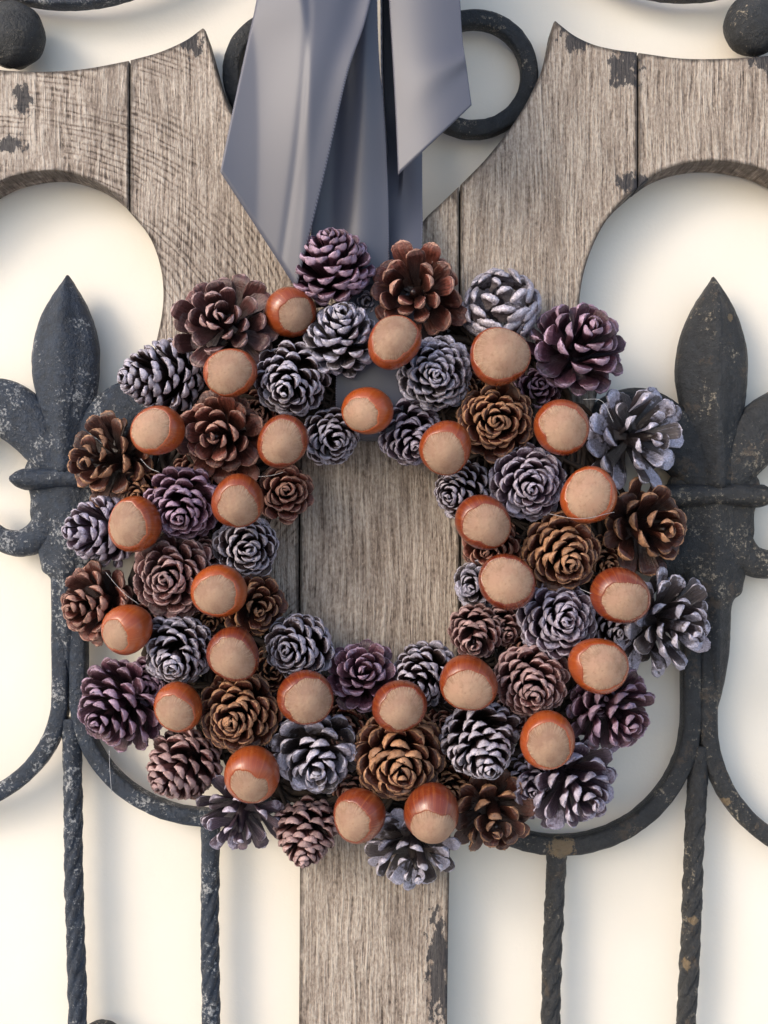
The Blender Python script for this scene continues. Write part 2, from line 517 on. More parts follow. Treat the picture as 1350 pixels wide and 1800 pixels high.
# ------------------------------------------------------------------ wooden cut-out of five planks
WF, WB = -0.0062, 0.0078
def plank(parent, segs, mat):
    """segs: list of point lists, each smoothed by itself, together the closed outline (photo units, at the front face)"""
    pts = []
    for s in segs:
        q = catmull(s, 6) if len(s) > 2 else np.array(s, float)
        for a in q:
            if not pts or (abs(pts[-1][0] - a[0]) + abs(pts[-1][1] - a[1])) > 1.0:
                pts.append((a[0], a[1]))
    if abs(pts[0][0] - pts[-1][0]) + abs(pts[0][1] - pts[-1][1]) < 1.0: pts.pop()
    O = np.array(pts)
    # even spacing along the outline
    Q = []
    for a, b in zip(O, np.roll(O, -1, 0)):
        m = max(1, int(np.hypot(*(b - a)) / 11))
        for t in range(m): Q.append(a + (b - a) * t / m)
    O = np.array(Q); n = len(O)
    if np.sum(O[:, 0] * np.roll(O[:, 1], -1) - np.roll(O[:, 0], -1) * O[:, 1]) < 0: O = O[::-1]
    A, Bv = O, np.roll(O, -1, 0)
    def dist(p):
        d = Bv - A; t = np.clip(((p - A) * d).sum(1) / (d * d).sum(1), 0, 1)
        return np.min(np.hypot(*(A + d * t[:, None] - p).T))
    def inside(p):
        c = (A[:, 1] > p[1]) != (Bv[:, 1] > p[1])
        x = (Bv[:, 0] - A[:, 0]) * (p[1] - A[:, 1]) / np.where(Bv[:, 1] == A[:, 1], 1e-9, Bv[:, 1] - A[:, 1]) + A[:, 0]
        return np.sum(c & (p[0] < x)) % 2 == 1
    inner = []
    tg = np.roll(O, -1, 0) - np.roll(O, 1, 0); tg /= np.hypot(*tg.T)[:, None]
    nr = np.stack([-tg[:, 1], tg[:, 0]], 1)
    for off in (2.6, 11.0):
        for p, q in zip(O, nr):
            c = p + q * off
            if inside(c) and dist(c) > off * 0.85: inner.append(c)
    lo, hi = O.min(0), O.max(0)
    for a in np.arange(lo[0], hi[0], 24):
        for b in np.arange(lo[1], hi[1], 24):
            c = np.array((a, b)) + rng.uniform(-5, 5, 2)
            if inside(c) and dist(c) > 16: inner.append(c)
    allp = [Vector(p) for p in O] + [Vector(p) for p in inner]
    vs, _e, fs, ov, _oe, _of = delaunay_2d_cdt(allp, [(k, (k + 1) % n) for k in range(n)], [], 1, 1e-4)
    V, AT = [], []
    nf = len(vs)
    for p in vs:
        d = dist(np.array(p))
        V.append(P(p[0], p[1], WF + (2.0 * S if d < 1.0 else 0))); AT.append((float(np.clip(1 - d / 13, 0, 1)), 0, 0, 1))
    F = []
    for f in fs:
        a, b, c = [vs[k] for k in f[:3]]
        cr = (b[0] - a[0]) * (c[1] - a[1]) - (b[1] - a[1]) * (c[0] - a[0])
        F.append(tuple(f) if cr < 0 else tuple(f)[::-1])
    # sides and back, straight rearwards from the front outline
    key = {}
    for k, src in enumerate(ov):
        for q in src: key[q] = k
    ring = [key[k] for k in range(n)]
    base = len(V)
    for k in ring:
        V.append(Vector((V[k].x, WF + 2.0 * S, V[k].z))); AT.append((0.9, 0, 0, 1))
    for k in ring:
        V.append(Vector((V[k].x, WB, V[k].z))); AT.append((0.7, 0, 0, 1))
    for k in range(n):
        l = (k + 1) % n
        F.append((base + k, base + l, base + n + l, base + n + k))
    F.append(tuple(base + n + k for k in range(n)))
    o = put('plank', V, F, mat, parent, False, AT)
    return o

wood = empty('wooden_cutout', P(660, 2100, 0), 'weathered grey brown plank cutout with curved arms, between the iron finials and behind the wreath', 'wooden cutout')
plank(wood, [[(-190, 60), (-100, 110), (0, 123), (80, 126), (150, 121), (226.5, 107)],
             [(226.5, 107), (226.5, 371)],
             [(226.5, 371), (205, 346), (170, 322), (130, 307), (95, 301), (50, 305), (0, 320), (-60, 360), (-120, 430)],
             [(-120, 430), (-190, 430)], [(-190, 430), (-190, 60)]], M_WOOD_ARC)
plank(wood, [[(229.5, 106), (280, 92), (325, 72), (352, 53)], [(352, 53), (357, 50), (362, 55)],
             [(362, 55), (372, 90), (384, 135), (403, 190), (430, 238), (470, 296), (524.5, 366)],
             [(524.5, 366), (524.5, 1180)],
             [(524.5, 1180), (495, 1100), (462, 1010), (420, 920), (350, 810), (280, 720), (262, 660), (274, 605), (285, 550), (287, 505), (280, 460), (262, 415), (229.5, 374)],
             [(229.5, 374), (229.5, 106)]], M_WOOD_ARC)
plank(wood, [[(527.5, 369), (580, 430), (630, 456), (675, 462), (715, 440), (743, 390), (775, 358), (806.5, 328)],
             [(806.5, 328), (808, 1080)], [(808, 1080), (803, 1250), (792, 1470), (787, 1700), (783, 2100)],
             [(783, 2100), (524, 2100)], [(524, 2100), (527.5, 1480)], [(527.5, 1480), (527.5, 369)]], M_WOOD)
plank(wood, [[(809.5, 325), (857, 276), (909, 208), (940, 152), (961, 98), (973, 40)], [(973, 40), (976, 37), (981, 41)],
             [(981, 41), (1010, 63), (1045, 79), (1085, 88), (1119.5, 92)],
             [(1119.5, 92), (1119.5, 331)],
             [(1119.5, 331), (1088, 360), (1058, 400), (1035, 450), (1022, 500), (1018, 550), (1024, 610), (1050, 690), (1000, 800), (930, 900), (880, 1000), (845, 1100), (811, 1180)],
             [(811, 1180), (809.5, 325)]], M_WOOD)
plank(wood, [[(1122.5, 93), (1200, 103), (1280, 103), (1350, 98), (1450, 86), (1550, 40)],
             [(1550, 40), (1550, 430)], [(1550, 430), (1490, 430)],
             [(1490, 430), (1430, 350), (1350, 303), (1290, 287), (1240, 284), (1195, 291), (1155, 306), (1122.5, 329)],
             [(1122.5, 329), (1122.5, 93)]], M_WOOD)

# ------------------------------------------------------------------ iron trellis
iron = empty('iron_trellis', P(675, 2100, 0.0), 'blue black wrought iron trellis with fleur finials and twisted bars on the cream wall', 'trellis')

def flat_bar(name, pts, hw, hd, mat, parent=None, n=10, closed=False, e=0.45, y=0.0):
    q = catmull([(a, b, y) for a, b in pts], n) if not closed else np.array([(a, b, y) for a, b in pts])
    fr = path_xz(q, closed)
    hwf = hw if callable(hw) else (lambda i: hw)
    V, F = sweep(fr, lambda i: superellipse(hwf(i / (len(fr) - 1)) * S, hd * S, e, 16), closed)
    return put(name, roughen(V), F, mat, parent or iron)

def ell(cu, cv, ru, rv, a0, a1, n=40):
    return [(cu + ru * math.cos(math.radians(a)), cv + rv * math.sin(math.radians(a))) for a in np.linspace(a0, a1, n)]

# U loops under the finials (each runs on behind the wreath to the middle board)
flat_bar('loop', [(138, 1000), (139, 1120)] + ell(370, 1222, 231, 214, 180, 0, 26) + [(601, 1150)], 15, 17, M_IRON, n=3)
flat_bar('loop', [(107, 1000), (108, 1120)] + ell(-123, 1222, 231, 200, 0, 180, 26), 15, 17, M_IRON, n=3)
flat_bar('loop', [(1215, 1060), (1214, 1160)] + ell(984, 1258, 230, 227, 0, 180, 26) + [(754, 1190)], 17, 17, M_IRON_R, n=3)
flat_bar('loop', [(1246, 1060), (1244, 1160)] + ell(1474, 1268, 231, 238, 180, 0, 26), 16, 17, M_IRON_R, n=3)

def twisted_bar(u0, v0, u1, v1, hw, mat, pitch, ph):
    n = 210
    V, F = [], []
    K = 40
    a, b = P(u0, v0), P(u1, v1)
    t = (b - a).normalized()
    r = Vector((1, 0, 0)); r = (r - t * r.dot(t)).normalized()
    q = t.cross(r)
    for i in range(n + 1):
        f = i / n
        p = a.lerp(b, f)
        ang = ph + 2 * math.pi * f * (v1 - v0) / pitch
        wob = 1 + 0.02 * math.sin(f * 37 + ph) + 0.02 * math.sin(f * 91)
        jit = Vector((0.9 * S * math.sin(f * 13 + ph), 0, 0))
        amp = 0.24 * min(1, max(0, f * 10 - 0.8))
        for k in range(K):
            th = 2 * math.pi * k / K
            lobe = abs(math.sin(2.5 * (th - ang))) ** 0.7
            rr = hw * S * wob * (1.02 - amp + amp * lobe)
            V.append(p + jit + r * (rr * math.cos(th)) + q * (rr * math.sin(th)))
    for i in range(n):
        for k in range(K):
            l = (k + 1) % K
            F.append((i * K + k, i * K + l, (i + 1) * K + l, (i + 1) * K + k))
    F.append(tuple(range(K))[::-1]); F.append(tuple(n * K + k for k in range(K)))
    return put('twisted_bar', roughen(V, 1.5), F, mat, iron)
twisted_bar(125, 1262, 142, 2100, 16.4, M_IRON, 230, 0.3)
twisted_bar(369, 1440, 371, 2100, 16.2, M_IRON, 215, 1.1)
twisted_bar(978, 1488, 956, 2100, 17.2, M_IRON_R, 225, 0.8)
twisted_bar(1229, 1310, 1192, 2100, 17.4, M_IRON_R, 220, 2.0)

def ball(u, v, r, mat):
    V, F = [], []
    c = P(u, v, -0.002)
    n, K = 20, 36
    R = r * S
    for i in range(n + 1):
        th = math.pi * i / n
        for k in range(K):
            ph = 2 * math.pi * k / K
            d = Vector((math.sin(th) * math.cos(ph), math.sin(th) * math.sin(ph), math.cos(th)))
            rr = R * (1 + 0.012 * math.sin(5 * ph + 3 * th) + 0.01 * math.sin(9 * th + ph * 2))
            V.append(c + Vector((d.x * rr, d.y * rr * 0.8, d.z * rr)))
    for i in range(n):
        for k in range(K):
            l = (k + 1) % K
            F.append((i * K + k, (i + 1) * K + k, (i + 1) * K + l, i * K + l))
    put('iron_ball', V, F, mat, iron)
ball(22, 62, 57, M_IRON_T)
ball(1326, 44, 53, M_IRON_T)
flat_bar('top_rail', [(-120, -70), (-40, -30), (40, -8), (120, 0), (200, -10), (290, -45), (380, -110)], 15, 17, M_IRON, n=8, y=0.001)
flat_bar('top_rail', [(970, -110), (1060, -50), (1140, -20), (1205, -13), (1270, -20), (1360, -50), (1450, -110)], 15, 17, M_IRON_T, n=8, y=0.001)
# a pair of C scrolls between the arms of the cut-out
flat_bar('scroll', ell(833, 132, 97, 97, -200, 150, 44), 15.5, 15, M_IRON_T, n=2, y=0.004)
flat_bar('scroll', ell(504, 130, 97, 97, 20, -330 + 50, 44) , 15.5, 15, M_IRON_T, n=2, y=0.004)
# tip of an ornament that just shows at the bottom edge
flat_bar('small_arch', [(150, 2100), (150, 1950)] + ell(180, 1826, 30, 26, 180, 360, 16) + [(210, 1950), (210, 2100)], 6, 8, M_IRON_T, n=2, y=0.002)

def relief(name, rows, depth, mat, parent, ridge=0.25, K=26):
    """rows (v, u_left, u_right): a cast piece, rounded in front, with a soft middle ridge"""
    q = catmull(rows, 5)
    V, F = [], []
    for v, a, b in q:
        w = (b - a) / 2; m = (a + b) / 2
        for k in range(K):
            t = 2 * math.pi * k / K
            x, s = math.cos(t), math.sin(t)
            dep = depth * min(1.0, (w / 40.0) ** 0.6)
            yy = -s * dep * (abs(s) ** -0.25 if s else 1)
            if s > 0: yy -= ridge * depth * max(0, 1 - abs(x) / 0.45) * min(1, w / 40)
            p = P(m + w * x, v, 0)
            V.append(p + Vector((0, yy * S, 0)))
    n = len(q)
    for i in range(n - 1):
        for k in range(K):
            l = (k + 1) % K
            F.append((i * K + k, (i + 1) * K + k, (i + 1) * K + l, i * K + l))
    F.append(tuple(range(K))); F.append(tuple((n - 1) * K + k for k in range(K))[::-1])
    return put(name, roughen(V), F, mat, parent)

def curl(name, pts, mat, parent, depth):
    """a petal or hook: swept along (u, v, half width)"""
    q = catmull(pts, 7)
    fr = path_xz([(a[0], a[1], 0.0) for a in q])
    V, F = sweep(fr, lambda i: superellipse(q[i][2] * S, min(depth, q[i][2] * 0.8) * S, 0.8, 20))
    return put(name, roughen(V), F, mat, parent)

def finial(cx, dy, k, mat, label):
    """k scales the left finial, whose middle is u = 120, v = 843 (collar)"""
    f = empty('fleur_finial', P(cx, 1020 + dy, 0), label, None, iron)
    X = lambda u: cx + (u - 120) * k
    Y = lambda v: 843 + dy + (v - 843) * k
    relief('spear', [(Y(v), X(a), X(b)) for v, a, b in ((484, 118, 121), (495, 111, 128), (522, 93, 145), (562, 72, 163), (605, 60, 174), (645, 57, 175), (688, 63, 171), (728, 72, 163), (775, 80, 158), (830, 78, 162))], 30, mat, f, 0.5)
    for s in (-1, 1):
        M = lambda u: cx + s * (120 - u) * k
        curl('petal', [(M(104), Y(835), 26 * k), (M(84), Y(790), 40 * k), (M(52), Y(748), 48 * k), (M(4), Y(716), 50 * k), (M(-46), Y(722), 44 * k), (M(-78), Y(762), 34 * k), (M(-82), Y(806), 24 * k)], mat, f, 27)
        curl('hook', [(M(112), Y(880), 40 * k), (M(92), Y(915), 34 * k), (M(66), Y(944), 27 * k), (M(34), Y(955), 24 * k), (M(0), Y(946), 20 * k), (M(-24), Y(920), 17 * k), (M(-26), Y(890), 14 * k)], mat, f, 24)
    flat_bar('collar', [(X(31), Y(843)), (X(80), Y(842)), (X(120), Y(841)), (X(160), Y(842)), (X(209), Y(843))], lambda t: 20 * k * max(0.2, 1 - abs(2 * t - 1) ** 16) ** 0.5, 45, mat, f, n=8, e=0.85)
    relief('stem', [(Y(v), X(a), X(b)) for v, a, b in ((775, 74, 166), (800, 58, 182), (822, 44, 196), (850, 48, 192), (875, 54, 186), (905, 54, 186), (940, 62, 178), (985, 71, 169), (1003, 76, 164), (1018, 90, 150), (1060, 94, 147), (1100, 97, 145), (1150, 106, 137), (1190, 116, 127))], 24, mat, f, 0.45)
    return f
finial(120, 0, 1.0, M_IRON, 'speckled blue grey fleur finial at the left')
finial(1254, 29, 1.07, M_IRON_R, 'brown stained fleur finial at the right')

# ------------------------------------------------------------------ ribbon
ribbon = empty('ribbon', P(660, 480, -0.02), 'grey lavender satin ribbon with diagonal cut tails hanging above the wreath', 'ribbon')
def strip(name, L, R, fold, nu=40, ns=14):
    a, b = catmull(L, ns), catmull(R, ns)
    V, A, F = [], [], []
    n = len(a)
    acc = 0.0
    for i in range(n):
        s = i / (n - 1)
        for j in range(nu + 1):
            w = j / nu
            u, v, y = a[i] * (1 - w) + b[i] * w
            y += fold(s, w)
            V.append(P(u, v, y)); A.append((s, w, 0, 1))
    for i in range(n - 1):
        for j in range(nu):
            x = i * (nu + 1) + j
            F.append((x, x + 1, x + nu + 2, x + nu + 1))
    o = put(name, V, F, M_RIBBON, ribbon, True, A)
    m = o.modifiers.new('thickness', 'SOLIDIFY'); m.thickness = 0.00028; m.offset = 0
    return o
G = lambda x, c, s: math.exp(-((x - c) / s) ** 2)
def pleat(s, w):
    # a deep box pleat behind the bow: folded forward at the band's edge, then back to the wall
    prof = np.interp(w, [0, .05, .40, .50, 1], [-0.0165, 0.0125, 0.0125, -0.004, -0.001])
    return float(prof * (1 - smooth(0.19, 0.33, s)))
# strap that carries the wreath, goes round its base
strip('ribbon_strap', [(668, -420, -.009), (670, 100, -.010), (676, 300, -.012), (640, 480, -.019), (600, 560, -.0245), (590, 680, -.0255), (594, 760, -.020), (600, 775, -.010)],
      [(742, -420, -.009), (742, 100, -.010), (742, 300, -.011), (742, 430, -.018), (728, 560, -.0245), (712, 680, -.0255), (706, 760, -.020), (704, 775, -.010)],
      lambda s, w: 0.0006 * math.sin(w * 5 + 1) + pleat(s, w), nu=60)
# middle band
strip('ribbon_strap', [(575, -420, -.024), (572, 60, -.024), (566, 200, -.023), (548, 380, -.021), (545, 500, -.0225)],
      [(659, -420, -.027), (664, 40, -.027), (674, 190, -.0260), (682, 330, -.0235), (685, 500, -.0225)],
      lambda s, w: -0.0022 * G(w, 0.74 - 0.10 * s, 0.26) + 0.0016 * G(w, 0.36 - 0.1 * s, 0.2))
# left tail with its slanting crease
def left_fold(s, w):
    c = 0.10 + 0.92 * s ** 1.15
    k = w - c
    crease = -0.0042 * max(0, 1 - abs(k) / (0.55 if k < 0 else 0.95)) ** 1.15
    sh = 0.0026 * G(w, 0.92 - 0.1 * s, 0.13) * (1 - s)
    wr = 0.0003 * math.sin(6 * w + 9 * s) * G(s, 0.55, 0.3) + 0.0004 * G(w - 0.55 * s, 0.25, 0.035)
    return crease + sh + wr - 0.0015 * math.sin(s * 3.0)
strip('ribbon_tail', [(505, -420, -.027), (462, -90, -.027), (451, 0, -.028), (436, 70, -.028), (411, 185, -.029), (387, 302, -.030)],
      [(690, -420, -.034), (664, -90, -.034), (645, 26, -.034), (611, 130, -.034), (572, 300, -.031), (521, 508, -.027)], left_fold)
# right tail
strip('ribbon_tail', [(676, -420, -.030), (680, -90, -.030), (684, 0, -.031), (690, 100, -.032), (696, 210, -.033), (700, 307, -.034)],
      [(803, -420, -.036), (806, -90, -.036), (809, 0, -.036), (813, 66, -.037), (821, 125, -.038), (829, 185, -.039)],
      lambda s, w: -0.0020 * math.sin(w * 3.1) * (0.6 + 0.5 * s) - 0.0016 * G(s, 0.72, 0.05 + 0.06 * (1 - w)) * w)

# ------------------------------------------------------------------ wreath
wreath = empty('wreath', P(680, 1560, -0.02), 'round wreath of brown, purple and silver pine cones with glossy hazelnuts', 'wreath')

def base_ring():
    V, F = [], []
    for t in range(64):
        n = 90; K = 6
        ph = rng.uniform(0, 6.28); turns = rng.integers(3, 7) * rng.choice([-1, 1])
        rr = rng.uniform(0.25, 1.0); th = rng.uniform(4.5, 8.5)
        base = len(V)
        for i in range(n):
            a = 2 * math.pi * i / n
            b = ph + turns * a
            R = 335 + 122 * rr * math.cos(b) + 6 * math.sin(a * 11 + ph)
            y = -0.0155 + 0.0068 * rr * math.sin(b)
            c = P(672 + R * 0.98 * math.cos(a), 985 + R * 1.04 * math.sin(a), y)
            rad = Vector((math.cos(a), 0, -math.sin(a)))
            for k in range(K):
                q = 2 * math.pi * k / K
                V.append(c + (rad * math.cos(q) + Vector((0, 1, 0)) * math.sin(q)) * th * S * 0.9)
        for i in range(n):
            j = (i + 1) % n
            for k in range(K):
                l = (k + 1) % K
                F.append((base + i * K + k, base + i * K + l, base + j * K + l, base + j * K + k))
    o = put('twig_base', V, F, M_TWIG, wreath)
    o['kind'] = 'stuff'
base_ring()

# one scale, as rows of a closed section: local x across, y outwards, z towards the tip of the cone
SK, SN = 12, 12
def scale_shape(W, ell_, thick, cup, curl_, point, seed):
    r = np.random.default_rng(seed)
    vt = max(0.62, 1 - W * r.uniform(0.62, 0.95) / ell_)          # where the rounding of the tip begins
    tau_ = np.array([0, .30, .54, .73, .87, .96, 1.0])
    vv = np.concatenate([vt * np.array([0, .28, .55, .76, .90]), vt + (1 - vt) * tau_])
    tau = np.clip((vv - vt) / (1 - vt), 0, 1)
    ph = np.linspace(0, 2 * np.pi, SK, endpoint=False)
    wv = 0.30 + 0.70 * smooth(0.0, vt, vv)
    wv = wv * np.clip(1 - tau ** (2.6 - point), 0, 1) ** (0.42 + 0.30 * point)
    tv = 0.38 + 0.80 * smooth(vt - 0.30, vt + 0.05, vv)
    tv = tv * np.clip(1 - (tau / 1.002) ** 3.0, 0.02, 1) ** 0.5
    cs, sn = np.cos(ph), np.sin(ph)
    x = W * wv[:, None] * (np.sign(cs) * np.abs(cs) ** 0.85)[None, :]
    up = np.where(sn > 0, 0.5, 1.0)
    z = thick * tv[:, None] * (np.sign(sn) * np.abs(sn) ** 0.8 * up)[None, :]
    boss = smooth(vt - 0.12, vt + 0.02, vv) * (1 - smooth(0.35, 0.95, tau))
    z -= (thick * 1.5 * boss)[:, None] * np.where(sn < 0, np.abs(sn) ** 3, 0)[None, :]
    z += (thick * 0.8 * boss)[:, None] * np.where(sn > 0, sn ** 4, 0)[None, :]
    z += cup * W * (cs ** 2)[None, :] * (wv ** 2)[:, None] * 0.6
    z += (ell_ * curl_ * vv ** 2.4)[:, None]
    z += r.normal(0, 0.17) * x * vv[:, None]
    z += r.normal(0, 0.035 * W, (SN, SK))
    x = x + (W * r.normal(0, 0.14) * vv ** 2)[:, None] + r.normal(0, 0.035 * W, (SN, SK))
    y = (ell_ * vv)[:, None] + 0 * x + r.normal(0, 0.035 * W, (SN, SK)) * (vv > 0.5)[:, None]
    # side corners of the tip sit a little back, its middle a little forward
    y = y - (0.10 * W * tau)[:, None] * np.abs(cs)[None, :]
    lat = smooth(0.86, 1.0, np.abs(cs))[None, :] * smooth(vt - 0.22, vt, vv)[:, None]
    edge = np.clip(np.maximum(lat * 0.95, smooth(0.55, 0.93, tau)[:, None]), 0, 1)
    low = np.broadcast_to((sn < -0.1)[None, :], edge.shape).astype(float)
    side = np.broadcast_to((cs * 0.5 + 0.5)[None, :], edge.shape)
    edge = np.maximum(edge, low * smooth(vt - 0.08, vt + 0.05, vv)[:, None] * 0.85)
    return np.stack([x, y, z], -1), np.broadcast_to(vv[:, None], edge.shape), side, edge

SCALE_FACES = []
for i in range(SN - 1):
    for k in range(SK):
        l = (k + 1) % SK
        SCALE_FACES.append((i * SK + k, i * SK + l, (i + 1) * SK + l, (i + 1) * SK + k))
SCALE_FACES.append(tuple((SN - 1) * SK + k for k in range(SK)))
SCALE_FACES = [f for f in SCALE_FACES]
SINGLE_PER_CONE = 6      # about 290 of them in all

def frame_from_axis(ax):
    z = Vector(ax).normalized()
    x = Vector((0, 0, 1)).cross(z)
    if x.length < 1e-3: x = Vector((1, 0, 0))
    x.normalize(); y = z.cross(x)
    return np.array([x, y, z])         # rows

def pine_cone(u, v, R, ax, kind, opn, obase, N, y, label, long=1.0, wide=1.0, idx=0):
    r = np.random.default_rng(100 + idx)
    a, b = ax
    c = math.sqrt(max(0.02, 1 - a * a - b * b))
    B = frame_from_axis((a, -c, -b))
    rad = R * (1.0 if opn < 0.08 else 1.08 + 0.10 * float(smooth(0.6, 0.9, opn))) * S * (D + y) / D
    B = frame_from_axis((a, -c, -b))
    rot0 = r.uniform(0, 6.28)
    hand = r.choice([-1, 1])
    tilt = math.hypot(a, b)
    Lh = (1.75 - 0.75 * opn) * long * (1 + 0.30 * tilt * (1 - 0.6 * opn))
    L = Lh / 0.74
    closed = opn < 0.08
    N = 44 if closed else int(N * (1.70 - 0.75 * float(smooth(0.5, 0.95, opn))))
    sc = []
    for i in range(N):
        s = i / (N - 1)
        # the tips of the scales lie on an egg: radius E at height H
        E = (1 - s ** 2.3) ** (0.62 + 0.10 * opn) * (0.62 + 0.20 * obase + (0.38 - 0.20 * obase) * smooth(0, 0.34, s))
        H = Lh * s
        al = (50 + 36 * opn) + (9 + 4 * opn - 50 - 36 * opn) * s ** 1.55
        al += 22 * obase * (1 - smooth(0, 0.35, s))
        al = math.radians(al + r.normal(0, 4.5 + 5 * float(smooth(.55, .95, opn))) + (r.uniform(0, 14) if r.uniform() < 0.08 else 0))
        E *= r.uniform(0.95 - 0.13 * float(smooth(.55, .95, opn)), 1.06 + 0.05 * opn)
        core = 0.10 * (1 - s) + 0.012
        ln = float(np.clip((E - core) / max(math.sin(al), 0.12), 0.26, 1.15))
        loose = float(smooth(0.55, 0.95, opn))
        W = (0.200 + 0.030 * opn - 0.062 * loose) * wide * (0.42 + 0.58 * min(1, E) ** 0.7) * r.uniform(0.90, 1.10)
        if closed:
            al = math.radians(22 - 62 * s ** 1.4 + r.normal(0, 2)); ln = 0.60 - 0.2 * s; W = 0.40 * (0.35 + 0.65 * min(1, E))
        sc.append((s, hand * i * 2.39996 + rot0 + r.normal(0, 0.05), al, ln, W, H - ln * math.cos(al) - Lh / 2, E - ln * math.sin(al)))
    # a few scales have broken off, a few stand out
    sc = [k for k in sc if r.uniform() > 0.05]
    # normalise so the widest reach is 1
    reach = float(np.percentile([k[6] + k[3] * math.sin(k[2]) for k in sc], 93))
    out = []
    for i, (s, th, al, ln, W, h, core) in enumerate(sc):
        pts, vv, side, edge = scale_shape(W, ln, (0.042 if closed else 0.040 * (W / 0.20) ** 0.8), (0.1 if closed else 0.42 + 0.30 * (1 - opn)), (0 if closed else 0.05 - 0.10 * opn * (s < 0.6) + 0.04 * r.normal()), 0.55 * r.uniform(0, 1), idx * 211 + i)
        roll = r.normal(0, 0.17)
        cr, sr = math.cos(roll), math.sin(roll)
        x = pts[..., 0] * cr - pts[..., 2] * sr
        z = pts[..., 0] * sr + pts[..., 2] * cr
        yv = pts[..., 1]
        # outward and up along the spindle
        o_ = core + yv * math.sin(al) - z * math.cos(al)
        zz = h + yv * math.cos(al) + z * math.sin(al)
        X = o_ * math.cos(th) - x * math.sin(th)
        Y = o_ * math.sin(th) + x * math.cos(th)
        Q = np.stack([X, Y, zz], -1).reshape(-1, 3) / reach
        col = np.stack([vv, np.full_like(vv, r.uniform()), side, edge], -1).reshape(-1, 4)
        out.append((Q, col, s))
    allq = np.concatenate([q[0] for q in out])
    # bring the middle of the silhouette to (u, v)
    Wd = allq @ B * rad
    mid = (Wd.min(0) + Wd.max(0)) / 2
    cen = np.array(P(u, v, y)) - np.array((mid[0], 0, mid[2]))
    # spindle = the part's own mesh
    n, K = 9, 10
    V, F, A = [], [], []
    for i in range(n):
        s = i / (n - 1)
        rr = (0.20 * (1 - 0.85 * s) + 0.01) * (0.5 + 0.5 * min(1, s * 6))
        for k in range(K):
            q = 2 * math.pi * k / K
            V.append((rr * math.cos(q), rr * math.sin(q), -0.55 * Lh + s * Lh * 0.85))
            A.append((0.05, 0.4, 0, 0))
    for i in range(n - 1):
        for k in range(K):
            l = (k + 1) % K
            F.append((i * K + k, i * K + l, (i + 1) * K + l, (i + 1) * K + k))
    F.append(tuple(range(K))[::-1]); F.append(tuple((n - 1) * K + k for k in range(K)))
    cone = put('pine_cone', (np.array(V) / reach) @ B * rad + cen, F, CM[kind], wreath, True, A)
    if label: cone['label'] = label
    # the largest forward scales as pieces of their own
    score = []
    for i, (Q, col, s) in enumerate(out):
        Wq = Q @ B
        tip = Wq[-SK:].mean(0)
        size = (Wq[:, 0].max() - Wq[:, 0].min()) * (Wq[:, 2].max() - Wq[:, 2].min())
        score.append(-tip[1] * 0.8 + 0.9 * size)
    top = set(np.argsort(score)[::-1][:SINGLE_PER_CONE if label else 0].tolist())
    RV, RF, RA = [], [], []
    nv = 0
    for i, (Q, col, s) in enumerate(out):
        Wq = Q @ B * rad + cen
        if i in top:
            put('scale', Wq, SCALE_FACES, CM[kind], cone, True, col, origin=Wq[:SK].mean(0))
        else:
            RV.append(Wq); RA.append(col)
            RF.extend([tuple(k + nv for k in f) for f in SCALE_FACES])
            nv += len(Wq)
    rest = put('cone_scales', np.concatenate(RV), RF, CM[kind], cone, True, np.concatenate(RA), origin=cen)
    rest['kind'] = 'stuff'
    return cone

